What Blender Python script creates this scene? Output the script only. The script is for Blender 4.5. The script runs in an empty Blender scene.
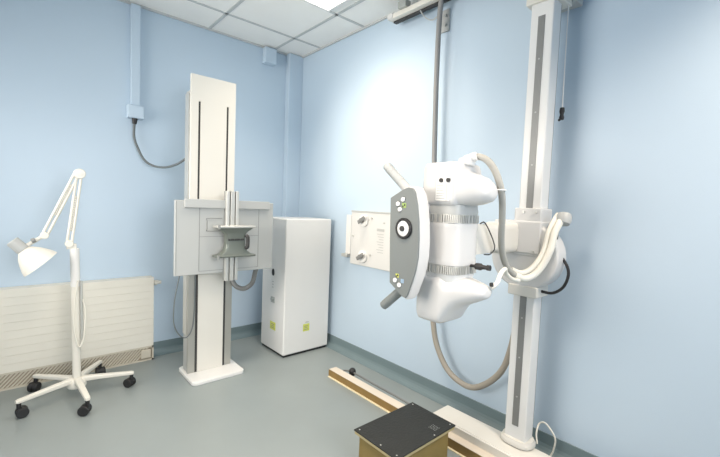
import bpy, bmesh, math, random
from mathutils import Vector, Matrix
random.seed(4)
PI = math.pi
SC = bpy.context.scene
COL = SC.collection

# ------------------------------------------------------------------ materials
def mat(name, col, rough=.5, metal=0, spec=.5, bump=0, bscale=60, var=0, vscale=6, coat=0):
    m = bpy.data.materials.new(name); m.use_nodes = True
    nt = m.node_tree; n = nt.nodes; l = nt.links
    b = n['Principled BSDF']
    b.inputs['Roughness'].default_value = rough
    b.inputs['Metallic'].default_value = metal
    b.inputs['Specular IOR Level'].default_value = spec
    b.inputs['Coat Weight'].default_value = coat
    tc = n.new('ShaderNodeTexCoord')
    nz = n.new('ShaderNodeTexNoise'); nz.inputs['Scale'].default_value = vscale; nz.inputs['Detail'].default_value = 3
    l.new(tc.outputs['Object'], nz.inputs['Vector'])
    mx = n.new('ShaderNodeMix'); mx.data_type = 'RGBA'
    v = max(var, .015)
    mx.inputs['A'].default_value = (*[c * (1 - v) for c in col], 1)
    mx.inputs['B'].default_value = (*[min(1, c * (1 + v)) for c in col], 1)
    l.new(nz.outputs['Fac'], mx.inputs['Factor']); l.new(mx.outputs['Result'], b.inputs['Base Color'])
    if bump:
        n2 = n.new('ShaderNodeTexNoise'); n2.inputs['Scale'].default_value = bscale; n2.inputs['Detail'].default_value = 4
        l.new(tc.outputs['Object'], n2.inputs['Vector'])
        bp = n.new('ShaderNodeBump'); bp.inputs['Strength'].default_value = bump; bp.inputs['Distance'].default_value = .004
        l.new(n2.outputs['Fac'], bp.inputs['Height']); l.new(bp.outputs['Normal'], b.inputs['Normal'])
    return m

def emis(name, col, s):
    m = bpy.data.materials.new(name); m.use_nodes = True
    nt = m.node_tree; b = nt.nodes['Principled BSDF']
    b.inputs['Base Color'].default_value = (.8, .8, .78, 1)
    b.inputs['Emission Color'].default_value = (*col, 1); b.inputs['Emission Strength'].default_value = s
    # prismatic pattern of the lamp cover
    tc = nt.nodes.new('ShaderNodeTexCoord'); vz = nt.nodes.new('ShaderNodeTexVoronoi'); vz.inputs['Scale'].default_value = 45
    bp = nt.nodes.new('ShaderNodeBump'); bp.inputs['Strength'].default_value = .4
    nt.links.new(tc.outputs['Object'], vz.inputs['Vector']); nt.links.new(vz.outputs['Distance'], bp.inputs['Height'])
    nt.links.new(bp.outputs['Normal'], b.inputs['Normal'])
    return m

def glass(name):
    m = bpy.data.materials.new(name); m.use_nodes = True
    nt = m.node_tree; n = nt.nodes; n.clear()
    o = n.new('ShaderNodeOutputMaterial'); t = n.new('ShaderNodeBsdfTransparent'); g = n.new('ShaderNodeBsdfGlossy')
    g.inputs['Roughness'].default_value = .02
    x = n.new('ShaderNodeMixShader'); x.inputs[0].default_value = .06
    nt.links.new(t.outputs[0], x.inputs[1]); nt.links.new(g.outputs[0], x.inputs[2]); nt.links.new(x.outputs[0], o.inputs[0])
    return m

M = {}
M['wall'] = mat('wall_paint', (.495, .61, .715), .42, bump=.06, bscale=140, var=.02, vscale=1.5)
M['duct'] = mat('duct_paint', (.505, .62, .725), .4)
M['ceil'] = mat('ceiling_tile', (.88, .88, .85), .9, bump=.25, bscale=220, var=.03, vscale=3)
M['tbar'] = mat('ceiling_bar', (.52, .54, .54), .6)
M['floor'] = mat('floor_vinyl', (.262, .298, .297), .36, bump=.03, bscale=200, var=.10, vscale=2.2)
M['skirt'] = mat('skirting_vinyl', (.16, .22, .235), .42, var=.05)
M['white'] = mat('white_enamel', (.75, .75, .73), .35, coat=.1)
M['cover'] = mat('cover_white', (.70, .68, .62), .4)
M['housing'] = mat('housing_white', (.62, .62, .61), .35, coat=.15)
M['cream'] = mat('cream_paint', (.68, .665, .61), .38)
M['lampcream'] = mat('lamp_cream', (.72, .70, .63), .35)
M['rad'] = mat('radiator_cream', (.72, .70, .62), .42, var=.02)
M['grille'] = mat('grille_bronze', (.33, .28, .20), .5)
M['grillebar'] = mat('grille_cream', (.54, .50, .41), .5)
M['clampgrey'] = mat('clamp_grey', (.15, .17, .15), .36, metal=.3)
M['guide'] = mat('guide_metal', (.40, .40, .37), .36, metal=.45)
M['lightgrey'] = mat('panel_grey', (.43, .445, .435), .42)
M['alu'] = mat('aluminium', (.60, .60, .57), .36, metal=.55)
M['steel'] = mat('steel_grey', (.42, .44, .42), .35, metal=.5)
M['midgrey'] = mat('control_grey', (.19, .21, .207), .5, bump=.05, bscale=300)
M['slot'] = mat('slot_grey', (.22, .225, .22), .42, metal=.25)
M['plate'] = mat('plate_white', (.62, .625, .61), .4)
M['line'] = mat('seam_grey', (.23, .24, .235), .6)
M['dark'] = mat('dark_recess', (.035, .035, .035), .6)
M['black'] = mat('black_rubber', (.015, .015, .016), .5)
M['tread'] = mat('tread_rubber', (.010, .011, .009), .6, bump=.6, bscale=90, var=.3, vscale=14)
M['wood'] = mat('step_plywood', (.23, .165, .05), .5, bump=.15, bscale=40, var=.18, vscale=9)
M['woodedge'] = mat('step_edge', (.44, .37, .20), .5, var=.15, vscale=20)
M['brown'] = mat('rail_brown', (.27, .17, .055), .42, var=.2, vscale=12)
M['raillip'] = mat('rail_lip', (.78, .70, .48), .45)
M['railtop'] = mat('rail_top', (.66, .59, .49), .4)
M['hose'] = mat('hose_grey', (.255, .255, .25), .5)
M['hosecream'] = mat('hose_beige', (.33, .30, .25), .5)
M['cablehose'] = mat('hose_pale', (.40, .395, .36), .5)
M['cablegrey'] = mat('cable_grey', (.13, .15, .155), .5)
M['cablecream'] = mat('cable_cream', (.80, .78, .70), .45)
M['yellow'] = mat('sticker_yellow', (.62, .66, .12), .5)
M['green'] = mat('sticker_green', (.33, .47, .13), .5)
M['bluegrey'] = mat('sticker_blue', (.30, .42, .55), .5)
M['button'] = mat('button_white', (.86, .87, .86), .4)
M['trough'] = emis('lamp_cover', (1, .98, .92), 3.2)
M['glass'] = glass('window_glass')

# ------------------------------------------------------------------ mesh helpers
def B(): return bmesh.new()

def add_box(bm, x0, x1, y0, y1, z0, z1, bev=0, seg=2):
    r = bmesh.ops.create_cube(bm, size=1)
    vs = r['verts']
    for v in vs:
        v.co = Vector(((x0 + x1) / 2 + v.co.x * (x1 - x0), (y0 + y1) / 2 + v.co.y * (y1 - y0), (z0 + z1) / 2 + v.co.z * (z1 - z0)))
    if bev:
        es = set(e for v in vs for e in v.link_edges)
        bmesh.ops.bevel(bm, geom=list(es), offset=bev, segments=seg, affect='EDGES', profile=.5)
    return bm

def box(*a, **k): return add_box(B(), *a, **k)

def frame_of(d):
    d = d.normalized(); u = Vector((0, 0, 1)) if abs(d.z) < .9 else Vector((1, 0, 0))
    a = d.cross(u).normalized(); return a, d.cross(a).normalized()

def add_rings(bm, rings, cap=True, close=False):
    vv = [[bm.verts.new(p) for p in r] for r in rings]
    n = len(vv[0])
    pairs = list(zip(vv, vv[1:])) + ([(vv[-1], vv[0])] if close else [])
    for a, b in pairs:
        for i in range(n):
            bm.faces.new((a[i], a[(i + 1) % n], b[(i + 1) % n], b[i]))
    if cap and not close:
        bm.faces.new(vv[0][::-1]); bm.faces.new(vv[-1])
    bmesh.ops.recalc_face_normals(bm, faces=bm.faces[:])
    return bm

def add_cyl(bm, p0, p1, r0, r1=None, seg=20, bev=0):
    p0 = Vector(p0); p1 = Vector(p1); r1 = r0 if r1 is None else r1
    d = p1 - p0; a, b = frame_of(d); L = d.length; dn = d.normalized()
    def ring(c, r): return [c + (a * math.cos(2 * PI * i / seg) + b * math.sin(2 * PI * i / seg)) * r for i in range(seg)]
    if bev:
        rs = [ring(p0, r0 - bev), ring(p0 + dn * bev * .3, r0 - bev * .3), ring(p0 + dn * bev, r0), ring(p1 - dn * bev, r1), ring(p1 - dn * bev * .3, r1 - bev * .3), ring(p1, r1 - bev)]
    else: rs = [ring(p0, r0), ring(p1, r1)]
    return add_rings(bm, rs)

def cyl(*a, **k): return add_cyl(B(), *a, **k)

def catmull(pts, n=8):
    P = [Vector(p) for p in pts]; P = [2 * P[0] - P[1]] + P + [2 * P[-1] - P[-2]]
    out = []
    for i in range(1, len(P) - 2):
        for k in range(n):
            t = k / n; p0, p1, p2, p3 = P[i - 1:i + 3]
            out.append(.5 * ((2 * p1) + (p2 - p0) * t + (2 * p0 - 5 * p1 + 4 * p2 - p3) * t * t + (3 * p1 - p0 - 3 * p2 + p3) * t ** 3))
    out.append(P[-2]); return out

def add_tube(bm, pts, r, seg=10, smooth=8, ribs=0):
    P = catmull(pts, smooth) if smooth else [Vector(p) for p in pts]
    d = (P[1] - P[0]).normalized(); a, b = frame_of(d); rings = []
    for i, p in enumerate(P):
        t = (P[min(i + 1, len(P) - 1)] - P[max(i - 1, 0)]).normalized()
        a = (a - t * a.dot(t)).normalized(); b = t.cross(a)
        rr = r * (1 - .12 * (i % 2)) if ribs else r
        rings.append([p + (a * math.cos(2 * PI * k / seg) + b * math.sin(2 * PI * k / seg)) * rr for k in range(seg)])
    return add_rings(bm, rings)

def tube(*a, **k): return add_tube(B(), *a, **k)

def add_lathe(bm, origin, axis, prof, seg=28):
    o = Vector(origin); ax = Vector(axis).normalized(); a, b = frame_of(ax)
    rs = [[o + ax * h + (a * math.cos(2 * PI * k / seg) + b * math.sin(2 * PI * k / seg)) * max(r, 1e-4) for k in range(seg)] for r, h in prof]
    return add_rings(bm, rs)

def lathe(*a, **k): return add_lathe(B(), *a, **k)

def add_prism(bm, pts, ext, bev=0):
    e = Vector(ext)
    v0 = [bm.verts.new(Vector(p)) for p in pts]; v1 = [bm.verts.new(Vector(p) + e) for p in pts]
    n = len(pts); fs = [bm.faces.new(v0[::-1]), bm.faces.new(v1)]
    for i in range(n): fs.append(bm.faces.new((v0[i], v0[(i + 1) % n], v1[(i + 1) % n], v1[i])))
    bmesh.ops.recalc_face_normals(bm, faces=bm.faces[:])
    if bev:
        es = [e_ for f in fs[:2] for e_ in f.edges]
        bmesh.ops.bevel(bm, geom=list(set(es)), offset=bev, segments=2, affect='EDGES', profile=.5)
    return bm

def prism(*a, **k): return add_prism(B(), *a, **k)

def round_rect(x0, x1, y0, y1, r, z, n=5):
    out = []
    for cx, cy, a0 in ((x1 - r, y1 - r, 0), (x0 + r, y1 - r, 90), (x0 + r, y0 + r, 180), (x1 - r, y0 + r, 270)):
        for k in range(n + 1):
            a = math.radians(a0 + 90 * k / n); out.append((cx + r * math.cos(a), cy + r * math.sin(a), z))
    return out

def superring(c, ax_a, ax_b, ha, hb, e, n=32):
    out = []
    for k in range(n):
        t = 2 * PI * k / n; ct, st = math.cos(t), math.sin(t)
        out.append(Vector(c) + Vector(ax_a) * ha * math.copysign(abs(ct) ** (2 / e), ct) + Vector(ax_b) * hb * math.copysign(abs(st) ** (2 / e), st))
    return out

WL = {}
def obj(name, bm, m, parent=None, label=None, smooth=True):
    me = bpy.data.meshes.new(name)
    xs = [v.co for v in bm.verts]
    lo = Vector([min(c[i] for c in xs) for i in range(3)]); hi = Vector([max(c[i] for c in xs) for i in range(3)])
    c = (lo + hi) / 2
    if parent is None: c.z = lo.z
    bmesh.ops.translate(bm, verts=bm.verts, vec=-c)
    for f in bm.faces: f.smooth = smooth
    bm.to_mesh(me); bm.free()
    if smooth: me.set_sharp_from_angle(angle=math.radians(48))
    me.materials.append(M[m])
    o = bpy.data.objects.new(name, me); COL.objects.link(o)
    if smooth:
        wn = o.modifiers.new('normals', 'WEIGHTED_NORMAL'); wn.keep_sharp = True; wn.weight = 90
    WL[o] = c
    if parent: o.parent = parent; o.location = c - WL[parent]
    else: o.location = c
    if label: o['label'] = label
    return o

def thing(name, label, cat, loc, group=None):
    o = bpy.data.objects.new(name, None); COL.objects.link(o); o.empty_display_size = .1
    o.location = loc; WL[o] = Vector(loc); o['label'] = label; o['category'] = cat
    if group: o['group'] = group
    return o

def tag(o, label, cat, group=None):
    o['label'] = label; o['category'] = cat
    if group: o['group'] = group
    return o

def struct(name, bm, m, parent=None, label=None, smooth=False):
    o = obj(name, bm, m, parent, label, smooth)
    if parent is None: o['kind'] = 'structure'
    return o

# ------------------------------------------------------------------ the room
H = 2.7; X0 = -3.4; Y0 = -4.7; T = .12
struct('floor', box(X0 - T, T, Y0 - T, T, -.1, 0), 'floor', label='grey-blue vinyl floor')
struct('wall_back', box(X0 - T, T, 0, T, 0, H), 'wall', label='pale blue back wall behind the radiator and chest stand')
struct('wall_right', box(0, T, Y0, 0, 0, H), 'wall', label='pale blue right wall behind the tube column')

def wall_with_hole(name, axis, pos0, pos1, a0, a1, h0, h1, z0, z1):
    bm = B()
    def bx(u0, u1, w0, w1):
        if axis == 'x': add_box(bm, pos0, pos1, u0, u1, w0, w1)
        else: add_box(bm, u0, u1, pos0, pos1, w0, w1)
    bx(a0, h0, 0, H); bx(h1, a1, 0, H); bx(h0, h1, 0, z0); bx(h0, h1, z1, H)
    return struct(name, bm, 'wall')
wall_with_hole('wall_left', 'x', X0 - T, X0, Y0, 0, -2.2, -.3, .95, 2.25)
wall_with_hole('wall_front', 'y', Y0 - T, Y0, X0, 0, -2.7, -.7, .9, 2.3)

def window(name, axis, p, h0, h1, z0, z1):
    bm = B(); g = B(); w = .05
    def bx(b, u0, u1, w0, w1, d):
        if axis == 'x': add_box(b, p - d, p + d, u0, u1, w0, w1)
        else: add_box(b, u0, u1, p - d, p + d, w0, w1)
    mid = (h0 + h1) / 2
    bx(bm, h0, h0 + w, z0, z1, .03); bx(bm, h1 - w, h1, z0, z1, .03); bx(bm, h0, h1, z0, z0 + w, .03); bx(bm, h0, h1, z1 - w, z1, .03)
    bx(bm, mid - w / 2, mid + w / 2, z0, z1, .025)
    o = struct(name, bm, 'white')
    bx(g, h0 + w, h1 - w, z0 + w, z1 - w, .003)
    obj('window_pane', g, 'glass', o)
window('window_1', 'x', X0 - .06, -2.2, -.3, .95, 2.25)
window('window_2', 'y', Y0 - .06, -2.7, -.7, .9, 2.3)

# suspended ceiling: slab plus its grid of bars, open over the light fitting
ce = struct('ceiling', box(X0 - T, T, Y0 - T, T, H, H + .1), 'ceil', label='suspended ceiling of pale square tiles')
g = B()
k = 0
xs = [-.29 - .6 * i for i in range(0, 6)]; ys = [-.37 - .6 * i for i in range(0, 8)]
for x in xs: add_box(g, x - .012, x + .012, Y0, 0, H - .004, H + .002)
for y in ys: add_box(g, X0, 0, y - .012, y + .012, H - .004, H + .002)
add_box(g, X0, 0, -.016, 0, H - .014, H); add_box(g, -.016, 0, Y0, 0, H - .014, H)
obj('ceiling_grid', g, 'tbar', ce, smooth=False)

def skirt(name, axis):
    prof = [(0, 0), (.05, .0), (.05, .0015), (.034, .006), (.02, .015), (.010, .028), (.005, .045), (.004, .1), (0, .102)]
    if axis == 'y': pts = [(X0, -d, z) for d, z in prof]; e = (-X0, 0, 0)
    else: pts = [(-d, Y0, z) for d, z in prof]; e = (0, -Y0, 0)
    return struct(name, prism(pts, e), 'skirt', label='dark coved vinyl skirting')
skirt('baseboard_back', 'y'); skirt('baseboard_right', 'x')

# boxed-in pipe in the corner
struct('trim_1', box(-.15, -.0, -.07, 0, .1, H - .004, bev=.004), 'duct', label='blue boxed-in pipe casing running up the corner')

# ------------------------------------------------------------------ ceiling light
cl = thing('ceiling_light', 'lit square recessed light panel set in the tiled ceiling', 'ceiling light', (-.59, -1.27, H - .02))
f = B()
for a in ((-.876, -.856, -1.556, -.984), (-.396, -.376, -1.556, -.984), (-.856, -.396, -1.556, -1.536), (-.856, -.396, -1.004, -.984)):
    add_box(f, *a, H - .022, H - .0045, bev=.003)
obj('light_frame', f, 'white', cl)
obj('diffuser', box(-.855, -.397, -1.535, -1.005, H - .018, H - .006), 'trough', cl, label='glowing prismatic diffuser')

# ------------------------------------------------------------------ wall trunking, cable, duct stub
t = thing('cable_conduit', 'blue painted vertical cable trunking on the back wall above the floor lamp', 'cable trunking', (-1.437, 0, 1.86))
obj('trunking', box(-1.467, -1.407, -.045, 0, 1.945, H - .016, bev=.004), 'duct', t)
obj('outlet_box', box(-1.492, -1.384, -.07, 0, 1.855, 1.95, bev=.006), 'duct', t)
obj('cable_gland', cyl((-1.44, -.035, 1.856), (-1.442, -.035, 1.815), .02, .014, bev=.003), 'black', t, label='black cable gland')
tag(obj('power_cable', tube([(-1.442, -.035, 1.83), (-1.444, -.035, 1.72), (-1.42, -.045, 1.635), (-1.383, -.06, 1.556), (-1.334, -.09, 1.515), (-1.275, -.18, 1.50), (-1.235, -.32, 1.515), (-1.212, -.44, 1.545), (-1.20, -.47, 1.565)], .0085), 'cablegrey'),
    'grey cable sagging from the trunking outlet to the side of the chest stand', 'cable')
tag(obj('duct_stub', box(-.40, -.29, -.07, 0, 2.545, H - .016, bev=.004), 'duct'), 'short blue box stub under the ceiling left of the corner casing', 'duct stub')

# ------------------------------------------------------------------ radiator
r = thing('radiator', 'long cream fluted radiator cover on the back wall behind the lamp', 'radiator', (-1.95, -.05, 0))
bm = B(); RX0, RX1 = -2.75, -1.315
add_box(bm, RX0, RX1, -.094, -.004, .112, .653, bev=.006)
zs = .112; n = 10; dz = (.653 - .112) / n
for i in range(n):
    add_box(bm, RX0 + .002, RX1 - .001, -.0975, -.09, zs + i * dz + .0003, zs + (i + 1) * dz - .0003, bev=.0012, seg=2)
obj('radiator_panel', bm, 'rad', r)
bm = B()
add_box(bm, RX0, RX1, -.085, -.004, 0, .112)
obj('plinth', bm, 'grille', r, label='brown vent recess under the radiator')
bm = B()
add_box(bm, RX0, RX1, -.098, -.086, 0, .012); add_box(bm, RX0, RX1, -.098, -.086, .1, .112)
add_box(bm, RX1 - .012, RX1, -.098, -.084, 0, .112)
x = RX0 + .02
while x < RX1 - .12:
    add_prism(bm, [(x, -.096, .012), (x + .013, -.096, .012), (x + .093, -.096, .1), (x + .08, -.096, .1)], (0, .01, 0)); x += .023
gr = obj('vent_grille', bm, 'grillebar', r, label='slanted cream vent bars')
obj('valve_plate', box(-1.405, -1.335, -.108, -.094, .022, .09, bev=.006), 'grillebar', r)
bm = cyl((-1.315, -.05, .60), (-1.255, -.05, .60), .013); add_cyl(bm, (-1.268, -.05, .60), (-1.268, -.004, .60), .011); add_cyl(bm, (-1.305, -.05, .60), (-1.285, -.05, .60), .02)
obj('pipe_valve', bm, 'rad', r)

# ------------------------------------------------------------------ examination lamp on castors
LX, LY = -1.834, -.43
L = thing('floor_lamp', 'cream jointed examination lamp on a five-legged wheeled base', 'lamp', (LX, LY, 0))
bm = lathe((LX, LY, .058), (0, 0, 1), [(.0, 0), (.046, 0), (.052, .008), (.052, .036), (.042, .052), (.03, .062), (.0, .064)])
obj('hub', bm, 'lampcream', L)
for k_ in range(5):
    a = math.radians(-13.5 + 72 * k_); d = Vector((math.cos(a), math.sin(a), 0)); s = Vector((-d.y, d.x, 0))
    bm = B(); secs = [(.03, .105, .021, .017), (.12, .103, .018, .015), (.27, .096, .015, .012), (.30, .095, .015, .012), (.312, .094, .010, .008)]
    add_rings(bm, [superring(Vector((LX, LY, z)) + d * rr, s, (0, 0, 1), hw, hh, 3.5, 20) for rr, z, hw, hh in secs])
    leg = obj('leg', bm, 'lampcream', L)
    p = Vector((LX, LY, 0)) + d * .298
    a2 = a + [0.9, 2.2, .3, 1.3, 2.6][k_]; wd = Vector((math.cos(a2), math.sin(a2), 0)); off = Vector((-wd.y, wd.x, 0)) * .014
    bm = B()
    for sgn in (-1, 1):
        c = p + off + wd * (.016 * sgn) + Vector((0, 0, .0295))
        add_cyl(bm, c - wd * .011, c + wd * .011, .0295, seg=22, bev=.005)
    c = p + off + Vector((0, 0, .033))
    add_cyl(bm, c - wd * .007, c + wd * .007, .027, seg=16)
    add_cyl(bm, p + Vector((0, 0, .045)), p + Vector((0, 0, .086)), .011, seg=12)
    cs = obj('caster', bm, 'black', leg, label='black twin-wheel castor')
bm = cyl((LX, LY, .11), (-1.838, LY, .735), .0225, seg=24)
obj('pole', bm, 'lampcream', L)
obj('pole_collar', cyl((-1.838, LY, .70), (-1.842, LY, .938), .0245, .0245, seg=24, bev=.003), 'white', L, label='white upper sleeve of the lamp pole')
bm = cyl((-1.812, LY - .018, .735), (-1.806, LY - .018, .36), .0075)
obj('tension_rod', bm, 'alu', L)
bm = tube([(-1.828, LY - .03, .74), (-1.845, LY - .034, .62), (-1.848, LY - .034, .45), (-1.828, LY - .036, .33), (-1.808, LY - .036, .345), (-1.796, LY - .034, .42), (-1.792, LY - .032, .55), (-1.803, LY - .03, .62)], .0055, seg=8)
obj('cord', bm, 'rad', L, label='beige flex looped beside the pole')
J0 = Vector((-1.868, LY, .967)); J1 = Vector((-1.816, LY, 1.398)); J2 = Vector((-1.985, LY, 1.022))
bm = cyl(J0 - Vector((0, .022, 0)), J0 + Vector((0, .022, 0)), .022, bev=.004); add_cyl(bm, (-1.842, LY, .93), J0, .013); add_box(bm, -1.882, -1.832, LY - .014, LY + .014, .935, .967, bev=.004)
obj('lower_joint', bm, 'lampcream', L)
def arm(name, a, b, w):
    d = (b - a).normalized(); s = d.cross(Vector((0, 1, 0))).normalized(); bm = B()
    for sg in (-1, 1): add_cyl(bm, a + s * w * sg, b + s * w * sg, .0078, seg=12)
    L_ = (b - a).length
    pts = [a + d * (L_ * (.18 + .5 * i / 60)) + (s * math.cos(i * 1.6) + Vector((0, 1, 0)) * math.sin(i * 1.6)) * .0055 for i in range(61)]
    add_tube(bm, pts, .0035, seg=6, smooth=2)
    return obj(name, bm, 'lampcream', L)
arm('lower_arm', J0, J1, .0115)
arm('upper_arm', J1 + Vector((-.012, 0, 0)), J2, .0115)
bm = cyl(J1 - Vector((0, .024, 0)), J1 + Vector((0, .024, 0)), .031, seg=24, bev=.005); add_cyl(bm, J1 - Vector((0, .032, 0)), J1 + Vector((0, .032, 0)), .009)
obj('elbow_joint', bm, 'lampcream', L)
bm = cyl(J2 - Vector((0, .02, 0)), J2 + Vector((0, .02, 0)), .021, bev=.004)
obj('shade_joint', bm, 'lampcream', L)
obj('knob', cyl((-2.027, LY - .014, .998), (-2.045, LY - .014, .99), .014, bev=.003), 'line', L, label='dark clamp knob')
A0 = Vector((-2.122, LY, .985)); A1 = Vector((-2.003, LY - .01, .852)); ax = (A1 - A0).normalized(); LA = (A1 - A0).length
bm = B(); pr = [(.012, 0), (.028, .004), (.031, .012), (.032, .05), (.03, .062), (.044, .075), (.060, .094), (.078, .122), (.094, .155), (.102, LA)]
inn = [(.099, LA - .001), (.09, .153), (.074, .122), (.056, .096), (.02, .08)]
add_lathe(bm, A0, ax, pr + inn, 36)
sh = obj('lamp_shade', bm, 'lampcream', L)
obj('shade_neck', lathe(A0 - ax * .012, ax, [(.0, 0), (.027, 0), (.0325, .005), (.0335, .07), (.031, .074), (0, .074)], 28), 'lightgrey', sh, label='grey lamp holder neck')
obj('bulb', lathe(A0 + ax * .07, ax, [(.0, 0), (.015, 0), (.016, .02), (.03, .045), (.03, .06), (.02, .074), (0, .078)], 20), 'white', sh)
bm = cyl(J2, A0 + ax * .05, .011)
obj('shade_bracket', bm, 'lampcream', L)

# ------------------------------------------------------------------ chest stand with detector
S = thing('detector_stand', 'tall white column stand carrying the grey chest detector panel', 'x-ray stand', (-1.05, -.58, 0))
bm = prism(round_rect(-1.228, -.855, -.75, -.415, .035, 0), (0, 0, .026), bev=.005)
obj('base_plate', bm, 'white', S)
TX0, TX1, TY = -1.212, -.895, -.58
for a, b in ((TX0, TX0 + .05), (TX1 - .05, TX1)):
    obj('guide_strip', box(a, b, TY, TY + .02, .026, .80, bev=.002), 'guide', S, label='satin metal guide strip')
bm = box(TX0 + .066, TX1 - .066, TY - .005, TY + .014, .026, 1.95, bev=.002)
add_box(bm, TX0, TX0 + .052, TY - .005, TY + .014, .80, 1.95, bev=.002); add_box(bm, TX1 - .052, TX1, TY - .005, TY + .014, .80, 1.95, bev=.002)
add_box(bm, TX0, TX1, TY - .005, TY + .014, 1.946, 2.125, bev=.002)
obj('front_cover', bm, 'cover', S, label='cream-white front cover')
for a in (TX0 + .050, TX1 - .068): obj('slot', box(a, a + .018, TY + .002, TY + .018, .026, 1.946), 'dark', S, label='dark vertical slot')
bm = box(TX0 + .004, TX1 - .004, TY + .014, -.47, .026, 2.02, bev=.004)
obj('column', bm, 'lightgrey', S, label='grey column body')
bm = box(TX0 - .004, TX0 + .004, TY + .03, -.48, .3, 2.0)
obj('side_rail', bm, 'alu', S)
# detector panel
PY = -.75
bm = box(-1.352, -.658, PY, PY + .028, .768, 1.262, bev=.004)
dp = obj('detector_panel', bm, 'lightgrey', S)
bm = B(); w = .0018
for xx in (-1.20, -.775): add_box(bm, xx - w, xx + w, PY - .001, PY + .003, .79, 1.215)
for zz in (.79, 1.022): add_box(bm, -1.20, -.775, PY - .001, PY + .003, zz - .0014, zz + .0014)
add_box(bm, -1.346, -1.343, PY - .001, PY + .003, .775, 1.255)
obj('seam', bm, 'line', dp)
obj('back_shell', box(-1.335, -.68, PY + .028, -.668, .79, 1.24, bev=.01), 'lightgrey', dp)
obj('top_bar', box(-1.30, -.70, PY - .022, PY, 1.215, 1.272, bev=.003), 'lightgrey', dp)
obj('back_carriage', box(-1.17, -.93, -.655, TY - .004, .86, 1.18, bev=.006), 'steel', S)
bm = B()
for x0_, x1_ in ((-1.038, -1.016), (-1.008, -.980), (-.972, -.95)): add_box(bm, x0_, x1_, PY - .05, PY - .02, .715, 1.335, bev=.003)
obj('clamp_rail', bm, 'alu', S, label='ribbed aluminium rail')
obj('rail_channel', box(-1.036, -.952, PY - .03, PY, .717, 1.333), 'line', S, label='dark grooves of the rail')
bm = B()
def half(z, w_, y1): return [Vector((x, y, z)) for x, y in ((-.985 - w_, PY - .048), (-.985 - w_, y1 + .012), (-.985 - w_ + .015, y1), (-.985 + w_ - .015, y1), (-.985 + w_, y1 + .012), (-.985 + w_, PY - .048))]
rows = [(z - .018, w_) for z, w_ in ((1.105, .125), (1.092, .11), (1.075, .083), (1.055, .070), (1.01, .066), (.975, .068), (.945, .082), (.928, .105), (.917, .125))]
add_rings(bm, [half(z, w_, PY - .10 + (w_ - .07) * -.15) for z, w_ in rows])
cb = obj('clamp_body', bm, 'clampgrey', S, label='waisted grey clamp')
bm = B(); add_box(bm, -1.12, -.85, PY - .112, PY - .022, 1.085, 1.101, bev=.005)
obj('clamp_flange', bm, 'alu', S); bm = B(); add_box(bm, -1.122, -.846, PY - .112, PY - .022, .886, .901, bev=.005)
obj('clamp_flange', bm, 'clampgrey', S)
obj('clamp_screw', cyl((-1.113, PY - .118, 1.08), (-1.113, PY - .118, 1.106), .008), 'line', S)
obj('clamp_screw', cyl((-1.115, PY - .118, .88), (-1.115, PY - .118, .906), .008), 'line', S)
obj('clamp_frame', tube([(-1.05, PY - .006, 1.146), (-1.15, PY - .006, 1.146), (-1.153, PY - .012, 1.13), (-1.153, PY - .012, 1.075), (-1.15, PY - .006, 1.06), (-1.06, PY - .006, 1.06)], .0025, seg=6, smooth=3), 'line', S)
bm = B(); x = -1.043
for w_ in (.012, .006, .01, .014, .005, .012, .009, .016, .006, .012, .01):
    add_box(bm, x, x + w_ * .75, PY - .1045, PY - .097, 1.000, 1.012 - (.003 if w_ < .008 else 0)); x += w_
obj('clamp_lettering', bm, 'dark', cb)
bm = tube([(-.918, PY - .10, 1.035), (-.91, PY - .11, 1.022), (-.908, PY - .11, .99), (-.91, PY - .11, .955), (-.918, PY - .10, .945)], .0125)
obj('clamp_handle', bm, 'dark', cb, label='black grip')
bm = tube([(-.90, -.56, .70), (-.888, -.60, .645), (-.862, -.61, .618), (-.82, -.61, .603), (-.775, -.61, .615), (-.745, -.615, .65), (-.735, -.63, .72), (-.735, -.66, .79)], .019, smooth=12, ribs=1)
obj('flexible_hose', bm, 'slot', S, label='grey ribbed hose under the panel')
bm = tube([(-1.29, -.66, .775), (-1.302, -.66, .72), (-1.325, -.66, .58), (-1.322, -.64, .43), (-1.28, -.62, .335), (-1.225, -.605, .305), (-1.18, -.59, .38), (-1.17, -.59, .6), (-1.172, -.6, .78)], .004, seg=8)
obj('thin_cable', bm, 'cablegrey', S, label='thin grey cable looping under the panel')

# ------------------------------------------------------------------ generator cabinet
Cb = thing('equipment_cabinet', 'tall white steel cabinet with yellow warning stickers in the corner', 'cabinet', (-.265, -.49, 0))
CX0, CX1, CY0, CY1 = -.497, -.045, -.678, -.29
obj('body', box(CX0, CX1, CY0, CY1, .018, 1.143, bev=.011, seg=3), 'white', Cb)
obj('plinth', box(CX0 + .012, CX1 - .012, CY0 + .012, CY1 - .012, 0, .019), 'black', Cb)
st = obj('sticker', box(-.31, -.247, CY0 - .0015, CY0 + .002, .19, .252), 'yellow', Cb, label='yellow warning sticker on the front')
bm = B()
for i, (a, b_) in enumerate(((-.30, -.258), (-.298, -.268), (-.30, -.262))): add_box(bm, a, b_, CY0 - .0022, CY0 - .001, .203 + i * .014, .208 + i * .014)
obj('sticker_print', bm, 'line', st)
st = obj('sticker', box(CX0 - .0015, CX0 + .002, -.545, -.455, .195, .262), 'yellow', Cb, label='yellow warning sticker on the left side')
bm = B()
for i, (a, b_) in enumerate(((-.53, -.47), (-.525, -.48), (-.53, -.475))): add_box(bm, CX0 - .0022, CX0 - .001, a, b_, .21 + i * .015, .2155 + i * .015)
obj('sticker_print', bm, 'line', st)
bm = B(); add_box(bm, -.29, -.25, CY0 - .0012, CY0 + .001, .262, .266); add_box(bm, -.286, -.256, CY0 - .0012, CY0 + .001, .269, .272)
obj('label_print', bm, 'lightgrey', Cb)
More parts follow.
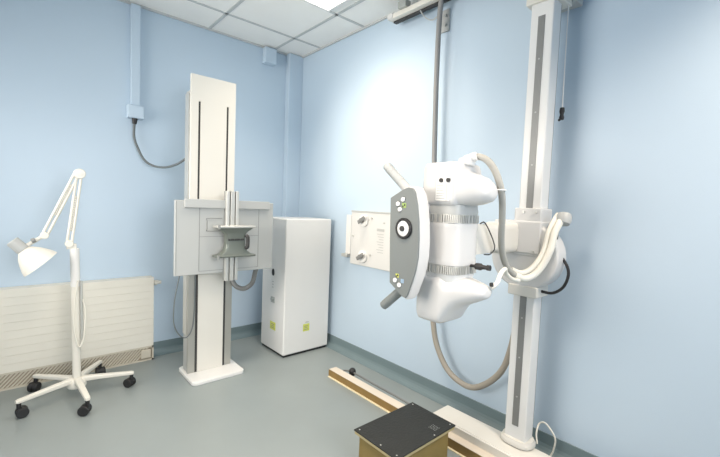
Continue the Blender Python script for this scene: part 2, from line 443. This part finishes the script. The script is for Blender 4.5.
bm = lathe((CX0 + .002, -.485, .683), (-1, 0, 0), [(0, 0), (.022, 0), (.022, .004), (.016, .006), (0, .006)]); 
for v in bm.verts: v.co.z = .683 + (v.co.z - .683) * 1.35
obj('keyhole_cover', bm, 'black', Cb)
bm = B()
for i in range(3): add_box(bm, CX0 - .001, CX0 + .002, -.495, -.472, .60 - i * .024, .607 - i * .024)
obj('label_print', bm, 'lightgrey', Cb)
bm = box(CX0 - .004, CX0 + .002, -.52, -.46, .425, .475, bev=.0015); add_box(bm, CX0 - .016, CX0 - .003, -.508, -.47, .446, .46, bev=.002)
lt = obj('latch', bm, 'steel', Cb)

# ------------------------------------------------------------------ panel on right wall
W = thing('wall_panel', 'white wall-mounted panel with two round knobs on the right wall', 'wall panel', (0, -1.2, .79))
obj('panel_plate', box(-.03, -.0, -1.56, -.925, .787, 1.224, bev=.005), 'plate', W)
bm = B(); add_box(bm, -.034, -.028, -1.56, -.925, 1.217, 1.23, bev=.002)
obj('top_trim', bm, 'lightgrey', W)
for z in (1.155, .865):
    kb = obj('knob', lathe((-.03, -1.09, z), (-1, 0, 0), [(0, 0), (.048, 0), (.05, .014), (.044, .02), (.02, .022), (0, .022)], 28), 'white', W)
    bm = cyl((-.05, -1.09, z), (-.078, -1.09, z), .018, bev=.002); add_prism(bm, [(-.072, -1.145, z + .012), (-.072, -1.075, z - .03), (-.072, -1.06, z - .005), (-.072, -1.13, z + .036)], (-.014, 0, 0), bev=.003)
    obj('knob_handle', bm, 'slot', kb, label='grey turn handle')
    obj('screw', cyl((-.03, -1.175, z + .02), (-.036, -1.175, z + .02), .008), 'alu', W)
obj('screw', cyl((-.03, -.955, 1.02), (-.036, -.955, 1.02), .009), 'alu', W)
bm = B(); add_box(bm, -.032, -.029, -1.315, -1.235, 1.08, 1.1)
for i in range(8): add_box(bm, -.0315, -.029, -1.312, -1.238 - .012 * (i % 3), 1.055 - i * .02, 1.060 - i * .02)
add_box(bm, -.032, -.029, -1.32, -1.30, 1.14, 1.15)
obj('panel_print', bm, 'lightgrey', W)
obj('side_ledge', box(-.045, 0, -.90, -.825, .835, .862, bev=.003), 'alu', W)
obj('side_trim', box(-.012, 0, -.90, -.84, .862, 1.19, bev=.002), 'white', W)

# ------------------------------------------------------------------ floor rail
R = thing('floor_rail', 'long low floor rail with brown side running under the step', 'floor rail', (-.355, -2.6, 0))
obj('rail_body', box(-.387, -.335, -3.9, -1.16, 0, .052, bev=.001), 'brown', R, label='brown side of the rail')
obj('rail_top', box(-.3865, -.322, -3.9, -1.158, .052, .0555, bev=.001), 'railtop', R, label='cream top of the rail')
obj('rail_lip', box(-.400, -.386, -3.9, -1.16, 0, .005, bev=.001), 'raillip', R, label='yellowish lip along the floor')
bm = cyl((-.385, -1.162, .026), (-.385, -1.157, .026), .02)
bm = box(-.388, -.338, -1.164, -1.152, .002, .05, bev=.003)
obj('end_cap', bm, 'brown', R)
D = thing('brake_rod', 'thin grey rod with dark ball knob lying beside the floor rail', 'rod', (-.28, -1.6, 0))
bm = tube([(-.30, -1.17, .008), (-.275, -1.2, .03), (-.272, -1.3, .048), (-.278, -1.5, .05), (-.282, -1.8, .05), (-.285, -1.98, .04), (-.285, -2.04, .008)], .006, seg=8)
obj('rod', bm, 'slot', D)
bm = lathe((-.268, -1.285, .012), (0, 0, 1), [(0, 0), (.012, 0), (.013, .012), (.022, .02), (.026, .034), (.024, .05), (.014, .062), (0, .065)], 18)
obj('ball_knob', bm, 'black', D)
bm = box(-.31, -.25, -1.30, -1.265, .0, .016, bev=.003)
obj('rod_clip', bm, 'railtop', D)

# ------------------------------------------------------------------ step
st = thing('step_stool', 'wooden box step with a black rubber top beside the floor rail', 'step', (-.685, -2.18, 0))
SX0, SX1, SY0, SY1, SZ = -.902, -.475, -2.318, -2.035, .2
obj('body', box(SX0 + .022, SX1 - .032, SY0 + .018, SY1 - .018, 0, SZ - .02, bev=.002), 'wood', st)
obj('top_edge', box(SX0 + .003, SX1 - .003, SY0 + .003, SY1 - .003, SZ - .022, SZ - .006, bev=.002), 'woodedge', st, label='pale plywood edge under the tread')
tr = obj('tread', box(SX0, SX1, SY0, SY1, SZ - .007, SZ, bev=.002), 'tread', st, label='black rubber tread')
bm = B()
for i in range(4):
    for j in range(5): add_box(bm, -.60 + i * .011, -.5965 + i * .011, -2.285 + j * .009, -2.282 + j * .009, SZ - .001, SZ + .0008)
obj('tread_mark', bm, 'steel', tr)
for x, y in ((SX0 + .016, SY0 + .115), (SX1 - .02, SY0 + .02), (SX1 - .02, SY1 - .02), (SX0 + .02, SY1 - .02), (-.63, SY0 + .012), (SX0 + .02, SY0 + .02)): obj('screw', cyl((x, y, SZ - .001), (x, y, SZ + .0012), .0035, seg=10), 'alu', st)

# ------------------------------------------------------------------ X-ray tube stand
X = thing('xray_tube_stand', 'white floor-mounted column with the x-ray tube head on its arm', 'x-ray machine', (-.19, -2.52, 0))
bm = prism([(-.325, -2.055, .018), (-.197, -2.055, .018), (-.165, -2.42, .018), (-.16, -3.1, .018), (-.315, -3.1, .018), (-.322, -2.3, .018)][::1], (0, 0, .082), bev=.006)
for v in bm.verts:
    if v.co.z < .05 and v.co.x < -.25: v.co.x += .0
obj('base_carriage', box(-.326, -.178, -3.1, -2.062, .059, .1, bev=.005), 'cream', X)
obj('carriage_skirt', box(-.334, -.318, -3.1, -2.062, .022, .096, bev=.004), 'cream', X); bm.free()
obj('carriage_foot', box(-.31, -.19, -3.1, -2.08, .0, .06, bev=.004), 'cream', X)
CX, CY = -.1875, -2.52
bm = B()
rg = lambda z, g: round_rect(-.258 - g, -.135 + g, -2.585 - g, -2.428 + g, .055, z, 6)
add_rings(bm, [rg(.1, -.004), rg(.106, .003), rg(.12, .003), rg(.126, -.002), rg(.135, -.004)])
obj('base_collar', bm, 'cream', X)
obj('column', box(-.237, -.152, -2.56, -2.452, .1, 2.60, bev=.007, seg=2), 'white', X)
cs = WL and [o for o in WL if o.name.startswith('column') and o.parent == X][0]
bm = box(-.2395, -.232, -2.522, -2.49, .20, 2.2)
sl = obj('slot_strip', bm, 'slot', cs, label='grey slot down the column face')
for z in (.35, .55, .75, .87, 1.5, 1.75, 2.0): obj('slot_rivet', cyl((-.2392, -2.506, z), (-.2412, -2.506, z), .004, seg=10), 'lightgrey', cs)
obj('rear_edge', box(-.154, -.147, -2.557, -2.46, .15, 2.5), 'slot', cs, label='dark rear seam of the column')
bm = box(-.25, -.10, -2.585, -2.43, 2.262, 2.36, bev=.004)
obj('top_bracket', bm, 'cover', X)
obj('wall_arm', box(-.11, -.035, -2.61, -2.50, 2.28, 2.66, bev=.004), 'lightgrey', X)
# sliding carriage
bm = box(-.268, -.135, -2.58, -2.343, 1.072, 1.230, bev=.008, seg=3); add_box(bm, -.262, -.133, -2.574, -2.444, 1.06, 1.292, bev=.006)
hc = obj('sliding_carriage', bm, 'housing', X)
for y in (-2.492, -2.55): obj('bolt', cyl((-.262, y, 1.272), (-.268, y, 1.272), .006, seg=12), 'alu', hc)
for y in (-2.39, -2.47, -2.55): obj('bolt', cyl((-.268, y, 1.083), (-.275, y, 1.083), .007, seg=12), 'alu', hc)
bm = B(); pts = []
for i in range(40):
    a = 2 * PI * i / 40; pts.append((-.258, -2.497 + .168 * math.cos(a), 1.06 + .168 * math.sin(a)))
add_prism(bm, pts, (.10, 0, 0), bev=.012)
obj('rotation_cover', bm, 'housing', X, label='rounded white cover below the carriage')
bm = box(-.265, -.135, -2.58, -2.435, .862, .915, bev=.006)
obj('lower_guide', bm, 'cream', X)
bm = B(); add_rings(bm, [superring((x, -2.42, 1.145), (0, 1, 0), (0, 0, 1), a_, b_, 5, 32) for x, a_, b_ in ((-.25, .055, .075), (-.40, .055, .075), (-.42, .05, .07), (-.43, .045, .062), (-.62, .045, .062))])
obj('support_arm', bm, 'cream', X)
bm = prism([(-.66, -2.49, 1.215), (-.605, -2.49, 1.214), (-.519, -2.49, 1.118), (-.55, -2.49, 1.085), (-.66, -2.49, 1.085)], (0, .11, 0), bev=.004)
yk = obj('yoke', bm, 'cream', X)
bm = tube([(-.645, -2.492, 1.217), (-.603, -2.492, 1.216), (-.517, -2.492, 1.118), (-.549, -2.492, 1.083), (-.60, -2.492, 1.083)], .0028, seg=6, smooth=3)
obj('yoke_seam', bm, 'dark', yk, label='dark gasket line')

# tube head
HX, HY = -.745, -2.416
def zring(z, rx, ry, e, cx=HX, cy=HY): return superring((cx, cy, z), (1, 0, 0), (0, 1, 0), rx, ry, e, 48)
bm = B(); add_rings(bm, [zring(z, r_, r_, 3.2) for z, r_ in ((1.048, .094), (1.05, .096), (1.07, .096), (1.072, .0945), (1.195, .0945), (1.197, .096), (1.215, .096), (1.217, .094))])
obj('tube_drum', bm, 'housing', X)
def finring(z0, z1):
    b = B(); add_rings(b, [zring(z, .093, .093, 3.2) for z in (z0, z1)])
    for k_ in range(64):
        t_ = 2 * PI * k_ / 64; ct, s_ = math.cos(t_), math.sin(t_)
        p = Vector((HX + .096 * math.copysign(abs(ct) ** (2 / 3.2), ct), HY + .096 * math.copysign(abs(s_) ** (2 / 3.2), s_), 0))
        add_box(b, p.x - .0026, p.x + .0026, p.y - .0026, p.y + .0026, z0 + .002, z1 - .002)
    return b
obj('finned_ring', finring(1.217, 1.252), 'alu', X); obj('finned_ring', finring(1.012, 1.048), 'alu', X)
bm = B(); add_rings(bm, [zring(z, r_, r_, 4) for z, r_ in ((1.25, .09), (1.262, .092), (1.29, .088))]); obj('housing_collar', bm, 'lightgrey', X)
bm = B(); add_rings(bm, [zring(z, r_, r_, 4) for z, r_ in ((1.014, .088), (1.004, .088), (.98, .082))]); obj('housing_collar', bm, 'white', X)
def boot(secs):
    b = B()
    add_rings(b, [superring((cx, y, (z0 + z1) / 2), (1, 0, 0), (0, 0, 1), hw, (z1 - z0) / 2, e, 40) for y, cx, hw, z0, z1, e in secs])
    return b
up = obj('upper_housing', boot([(-2.332, HX, .085, 1.297, 1.445, 6), (-2.336, HX, .094, 1.288, 1.454, 7), (-2.346, HX, .099, 1.283, 1.459, 8), (-2.37, HX, .1, 1.282, 1.460, 8), (-2.47, HX, .1, 1.282, 1.460, 8), (-2.482, HX, .099, 1.283, 1.457, 7), (-2.488, HX, .095, 1.284, 1.445, 5.5), (-2.491, HX, .09, 1.285, 1.43, 4), (-2.498, HX, .088, 1.286, 1.422, 3.2), (-2.53, HX, .08, 1.29, 1.412, 2.8), (-2.56, HX, .07, 1.296, 1.400, 2.6), (-2.583, HX, .056, 1.304, 1.384, 2.4), (-2.597, HX, .038, 1.316, 1.367, 2.2), (-2.603, HX, .016, 1.33, 1.352, 2)]), 'housing', X)
lo = obj('lower_housing', boot([(-2.326, HX, .085, .82, .99, 5), (-2.330, HX, .094, .81, .998, 6), (-2.34, HX, .099, .804, 1.002, 7), (-2.36, HX, .1, .803, 1.003, 7), (-2.435, HX, .1, .803, 1.003, 6), (-2.448, HX, .098, .81, 1.003, 4.5), (-2.46, HX, .096, .825, 1.002, 3.2), (-2.485, HX, .09, .862, 1.0, 2.8), (-2.51, HX, .084, .885, .997, 2.6), (-2.54, HX, .072, .90, .992, 2.4), (-2.575, HX, .056, .918, .984, 2.2), (-2.597, HX, .038, .93, .974, 2), (-2.605, HX, .015, .942, .962, 2)]), 'housing', X)
# rating plate on the upper housing (faces the left/front corner of the housing)
bm = box(HX - .1015, HX - .0985, -2.475, -2.385, 1.305, 1.395)
bm.free(); PXX = HX - .1005
obj('rating_plate', box(PXX - .0015, PXX + .004, -2.474, -2.405, 1.303, 1.398, bev=.0006), 'white', up)
bm = B()
for i in range(6): add_box(bm, PXX - .0022, PXX, -2.452 + .008 * (i % 2), -2.412, 1.312 + i * .010, 1.3145 + i * .010)
add_box(bm, PXX - .0022, PXX, -2.461, -2.4585, 1.305, 1.37); add_box(bm, PXX - .0022, PXX, -2.474, -2.405, 1.303, 1.3045); add_box(bm, PXX - .0022, PXX, -2.4065, -2.405, 1.303, 1.398)
obj('plate_print', bm, 'lightgrey', up)
bm = B()
bm.free()
for y in (-2.432, -2.466): obj('plate_socket', cyl((PXX, y, 1.384), (PXX - .006, y, 1.384), .0085, seg=14), 'black', up, label='small black socket')
bm = box(HX - .03, HX + .03, -2.50, -2.455, 1.448, 1.478, bev=.006); add_cyl(bm, (HX + .01, -2.46, 1.472), (HX + .012, -2.512, 1.486), .018, bev=.003)
obj('cable_clamp', bm, 'white', up)
# block joining the control panel to the drum, collimator on the beam side
obj('panel_mount', box(-.89, -.80, -2.37, -2.27, .98, 1.30, bev=.012), 'housing', X)
obj('collimator', box(-.80, -.67, -2.33, -2.255, 1.06, 1.21, bev=.008), 'housing', X)
FACE = [(-2.258, 1.312), (-2.325, 1.346), (-2.352, 1.354), (-2.377, 1.35), (-2.39, 1.333), (-2.404, 1.283), (-2.414, 1.218), (-2.419, 1.149), (-2.419, 1.08), (-2.41, 1.028), (-2.395, .979), (-2.375, .925), (-2.363, .908), (-2.341, .914), (-2.274, .957), (-2.264, 1.13)]
bm = B()
def prow(x, k, dy): return [Vector((x, cyc + (y - cyc) * k + dy, czc + (z - czc) * k)) for y, z in FACE]
cyc = -2.345; czc = 1.132
add_rings(bm, [prow(-.944, 1.0, 0), prow(-.938, 1.012, 0), prow(-.91, 1.012, -.002), prow(-.892, 1.0, -.003), prow(-.884, .97, -.003)])
cp = obj('control_panel', bm, 'housing', X)
bm = B(); add_rings(bm, [prow(-.941, .985, 0), prow(-.949, .985, 0), prow(-.951, .975, 0)])
obj('panel_face', bm, 'midgrey', cp, label='grey front face of the control panel')
DY, DZ = -2.342, 1.188
obj('dial', lathe((-.949, DY, DZ), (-1, 0, 0), [(0, 0), (.042, 0), (.042, .008), (.0395, .011), (.031, .011), (.031, .006), (0, .006)], 40), 'black', cp, label='black dial ring')
obj('dial_face', lathe((-.955, DY, DZ), (-1, 0, 0), [(0, 0), (.031, 0), (.031, .003), (.014, .007), (0, .007)], 32), 'button', cp, label='white dial centre')
bm = lathe((-.957, DY, DZ), (-1, 0, 0), [(0, 0), (.0115, 0), (.0105, .011), (0, .012)], 20)
for k_ in range(24):
    a = 2 * PI * k_ / 24
    if k_ % 2 == 0: add_box(bm, -.9635, -.958, DY + .0355 * math.cos(a) - .002, DY + .0355 * math.cos(a) + .002, DZ + .0355 * math.sin(a) - .002, DZ + .0355 * math.sin(a) + .002)
obj('dial_hub', bm, 'dark', cp)
for y, z in ((-2.330, 1.303), (-2.304, 1.285), (-2.315, 1.263), (-2.306, .975), (-2.33, .959)):
    bt = obj('button', lathe((-.949, y, z), (-1, 0, 0), [(0, 0), (.0098, 0), (.0098, .005), (.008, .007), (0, .007)], 18), 'button', cp)
    obj('button_rim', lathe((-.949, y, z), (-1, 0, 0), [(0, 0), (.0118, 0), (.0118, .0025), (0, .0025)], 18), 'dark', bt)
bm = box(-.9522, -.948, -2.347, -2.326, 1.27, 1.289); obj('sticker', bm, 'green', cp, label='green and yellow symbol')
bm = box(-.9522, -.948, -2.325, -2.308, .988, 1.003); obj('sticker', bm, 'yellow', cp, label='yellow symbol')
bm = box(-.9522, -.948, -2.353, -2.337, .97, .986); obj('sticker', bm, 'bluegrey', cp, label='blue-grey symbol')
for y, z in ((-2.331, 1.275), (-2.340, 1.281), (-2.312, .992), (-2.320, .997)): obj('sticker_print', box(-.953, -.951, y - .003, y + .003, z - .004, z + .004), 'dark', cp)
def grip(a, b):
    a = Vector(a); b = Vector(b); d = b - a; pr = []
    L_ = d.length; n_ = 9
    pr = [(0, 0), (.0185, 0)]
    for i in range(n_): pr += [(.0195, L_ * (.3 + .62 * i / n_)), (.0195, L_ * (.3 + .62 * (i + .75) / n_)), (.0185, L_ * (.3 + .62 * (i + .8) / n_)), (.0185, L_ * (.3 + .62 * (i + .98) / n_))]
    pr += [(.0185, L_ - .004), (.015, L_), (0, L_)]
    return lathe(a, d, pr, 24)
obj('handle', grip((-.905, -2.322, 1.335), (-.93, -2.205, 1.447)), 'lightgrey', X, label='upper grab handle, its grey painted paler for strong light')  # same grey as the lower handle, strong light put into its colour
obj('handle', grip((-.905, -2.326, .95), (-.93, -2.222, .846)), 'midgrey', X, label='lower grey grab handle')
bm = lathe((-.73, -2.505, 1.048), (0, -1, .02), [(0, 0), (.006, 0), (.006, .025), (.013, .03), (.014, .052), (.009, .06), (.008, .078), (.011, .08), (.011, .092), (0, .092)], 18)
obj('lock_knob', bm, 'black', X)
bm = lathe((-.73, -2.602, .986), (0, -1, .2), [(0, 0), (.008, 0), (.009, .009), (0, .012)], 14)
obj('cable_plug', bm, 'black', X)
# cables of the tube head
HOSE = [(-.725, -2.49, 1.483), (-.72, -2.519, 1.484), (-.715, -2.552, 1.466), (-.70, -2.576, 1.428), (-.685, -2.592, 1.374), (-.66, -2.592, 1.316), (-.62, -2.575, 1.235), (-.57, -2.55, 1.149), (-.52, -2.534, 1.081), (-.46, -2.526, 1.022), (-.41, -2.538, .984), (-.36, -2.56, .967), (-.32, -2.585, .984), (-.292, -2.611, 1.032), (-.277, -2.634, 1.104), (-.262, -2.642, 1.182), (-.235, -2.652, 1.235), (-.20, -2.652, 1.262)]
obj('tube_cable', tube(HOSE[:11], .0135, smooth=14), 'cablehose', X, label='thick grey cable from the top of the head')
def off(pts, dx, dy, dz): return [(p[0] + dx, p[1] + dy, p[2] + dz) for p in pts]
obj('tube_cable', tube(HOSE[10:], .0155, smooth=10), 'cablecream', X, label='outer cream cable of the bundle behind the head')
obj('tube_cable', tube(off(HOSE[10:14], .0, .018, .024) + off(HOSE[14:], 0, .026, .004), .012, smooth=10), 'cablecream', X, label='inner cream cable of the bundle behind the head')
bm = tube([(-.72, -2.60, .972), (-.70, -2.612, .99), (-.67, -2.61, 1.025), (-.60, -2.59, 1.035), (-.52, -2.555, 1.005), (-.46, -2.55, .975), (-.40, -2.555, .96)], .009, smooth=8)
obj('tube_cable', bm, 'cablecream', X, label='thin cream cable from the lower end of the head')
bm = lathe((-.215, -2.658, 1.238), (.45, .05, 1), [(.028, -.015), (.033, 0), (.033, .022), (.028, .034), (0, .038)], 24)
obj('cable_boot', bm, 'lightgrey', X)
bm = tube([(-.22, -2.635, 1.18), (-.21, -2.632, 1.13), (-.20, -2.645, 1.085), (-.20, -2.682, 1.03), (-.20, -2.69, .985), (-.20, -2.672, .93), (-.20, -2.63, .895), (-.21, -2.585, .893), (-.225, -2.545, .91), (-.24, -2.53, .93)], .0068, smooth=10)
obj('black_cable', bm, 'black', X)
bm = B()
for z, p in ((0, HOSE[4]),): add_tube(bm, [(p[0] + .022 * math.cos(a), p[1] + .022 * math.sin(a), p[2] - .02) for a in [2 * PI * i / 16 for i in range(17)]], .003, seg=6, smooth=1)
obj('cable_tie', bm, 'white', X)

# ------------------------------------------------------------------ overhead rail and hanging hose
O = thing('overhead_rail', 'white overhead guide rail high on the right wall', 'rail', (-.09, -2.6, 2.56))
obj('rail_body', box(-.125, -.06, -3.9, -1.36, 2.585, 2.618, bev=.003), 'cover', O)
obj('rail_groove', box(-.088, -.058, -3.9, -1.375, 2.574, 2.588), 'dark', O, label='dark underside groove')
obj('rail_end', box(-.13, -.055, -1.40, -1.352, 2.588, 2.625, bev=.004), 'housing', O)
obj('rail_stop', box(-.15, -.095, -1.54, -1.47, 2.617, 2.664, bev=.004), 'steel', O, label='grey box on top of the rail')
bm = box(-.07, 0, -1.66, -1.58, 2.61, 2.66, bev=.003)
obj('wall_bracket', bm, 'lightgrey', O)
bm = box(-.012, 0, -1.80, -1.735, 2.42, 2.56, bev=.002); add_cyl(bm, (-.012, -1.775, 2.52), (-.022, -1.775, 2.52), .009); add_cyl(bm, (-.012, -1.775, 2.46), (-.022, -1.775, 2.46), .009)
obj('hose_bracket', bm, 'lightgrey', O)
bm = tube([(-.09, -1.62, 2.578), (-.07, -1.65, 2.53), (-.06, -1.70, 2.50), (-.07, -1.76, 2.505)], .004, seg=8)
obj('loop_wire', bm, 'lightgrey', O)
HP = [(-.10, -1.80, 2.58), (-.09, -1.785, 2.50), (-.09, -1.782, 2.34), (-.09, -1.785, 2.03), (-.09, -1.80, 1.55), (-.09, -1.822, 1.0), (-.09, -1.845, .65), (-.09, -1.858, .53), (-.09, -1.896, .392), (-.09, -1.98, .272), (-.09, -2.08, .222), (-.09, -2.177, .225), (-.09, -2.276, .298), (-.09, -2.349, .40), (-.092, -2.39, .54), (-.10, -2.42, .72), (-.115, -2.46, .9), (-.12, -2.50, 1.06)]
hs = thing('cable_hose', 'thick grey hose hanging from the overhead rail in a loop behind the tube head', 'hose', (-.09, -2.08, .2))
obj('hose_upper', tube(HP[:6], .0165, smooth=10), 'hose', hs, label='grey upper run')
obj('hose_loop', tube(HP[5:], .0175, smooth=12), 'hosecream', hs, label='beige grey lower loop')

# cords by the column
tag(obj('cord', tube([(-.135, -2.578, .10), (-.11, -2.56, .135), (-.06, -2.55, .165), (-.05, -2.575, .178), (-.05, -2.612, .15), (-.05, -2.632, .112), (-.05, -2.625, .05), (-.06, -2.62, .01), (-.08, -2.70, .008)], .0045, smooth=10, seg=8), 'cablecream'),
    'thin white cord looping to the floor beside the column foot', 'cord')
pc = thing('pull_cord', 'thin cord with a black toggle hanging beside the top of the column', 'pull cord', (-.11, -2.60, 1.76))
obj('cord', tube([(-.118, -2.575, 2.29), (-.118, -2.577, 2.0), (-.118, -2.579, 1.78)], .003, seg=6), 'white', pc)
bm = lathe((-.118, -2.579, 1.725), (0, 0, 1), [(0, 0), (.009, 0), (.012, .01), (.008, .025), (.012, .04), (.01, .058), (0, .06)], 14); add_cyl(bm, (-.118, -2.579, 1.732), (-.132, -2.573, 1.722), .006, seg=10)
obj('toggle', bm, 'black', pc)

# ------------------------------------------------------------------ light
def area(name, loc, rot, sx, sy, power, col, spread=180):
    l = bpy.data.lights.new(name, 'AREA'); l.shape = 'RECTANGLE'; l.size = sx; l.size_y = sy; l.energy = power; l.color = col; l.spread = math.radians(spread)
    o = bpy.data.objects.new(name, l); COL.objects.link(o); o.location = loc; o.rotation_euler = rot; return o
# daylight entering through the two windows, plus an added cool fill
area('daylight_left', (X0 + .02, -1.25, 1.6), (math.radians(88), 0, math.radians(-90)), 1.8, 1.2, 23, (1, .93, .85), 95)
area('daylight_front', (-1.7, Y0 + .02, 1.6), (math.radians(76), 0, 0), 1.9, 1.3, 9.5, (1, .97, .93), 62)
area('cool_fill_front', (-1.7, Y0 + .03, 1.6), (math.radians(80), 0, 0), 1.9, 1.3, 8, (.22, .52, 1), 180)  # wide blue fill added to cool the upper walls
# added warm spot without a fitting, makes the soft-edged pool on the right wall
sp = bpy.data.lights.new('wall_pool_spot', 'SPOT'); sp.energy = 75; sp.color = (1, .80, .60); sp.spot_size = math.radians(33); sp.spot_blend = .4; sp.shadow_soft_size = .12
so = bpy.data.objects.new('wall_pool_spot', sp); COL.objects.link(so); so.location = (X0 + .15, -1.7, 1.85)
so.rotation_euler = (Vector((0, -1.22, 1.66)) - so.location).to_track_quat('-Z', 'Y').to_euler()
# area light of the visible fitting, plus unseen fills added to brighten the room
for (x, y, p) in ((-.59, -1.27, 9), (-.59, -3.67, 23), (-1.79, -2.47, 17), (-2.39, -1.27, 5)):
    area('ceiling_lamp_fill', (x, y, H - .03), (0, 0, 0), .5, .5, p, (1, .84, .68), 118)
w = bpy.data.worlds.new('World'); SC.world = w; w.use_nodes = True
bg = w.node_tree.nodes['Background']; bg.inputs[0].default_value = (.85, .92, 1, 1); bg.inputs[1].default_value = .3

# ------------------------------------------------------------------ camera
yaw, pit, rol, fpx = 0.7245254503444786, -0.05979796540207147, 0.03961454398086468, 385.30371659577645
fw = Vector((math.cos(pit) * math.sin(yaw), math.cos(pit) * math.cos(yaw), math.sin(pit)))
rr = Vector((math.cos(yaw), -math.sin(yaw), 0)); uu = rr.cross(fw)
r2 = rr * math.cos(rol) + uu * math.sin(rol); u2 = -rr * math.sin(rol) + uu * math.cos(rol)
cam = bpy.data.cameras.new('Camera'); co = bpy.data.objects.new('Camera', cam); COL.objects.link(co)
mw = Matrix((r2, u2, -fw)).transposed().to_4x4(); mw.translation = Vector((-2.093754976018533, -3.368728965241903, 1.2725089945308476))
co.matrix_world = mw
cam.sensor_width = 36; cam.lens = fpx / 720 * 36; cam.clip_start = .02
SC.camera = co
vs = SC.view_settings; vs.view_transform = 'Standard'; vs.look = 'None'; vs.gamma = 1; vs.use_curve_mapping = False; vs.exposure = .26
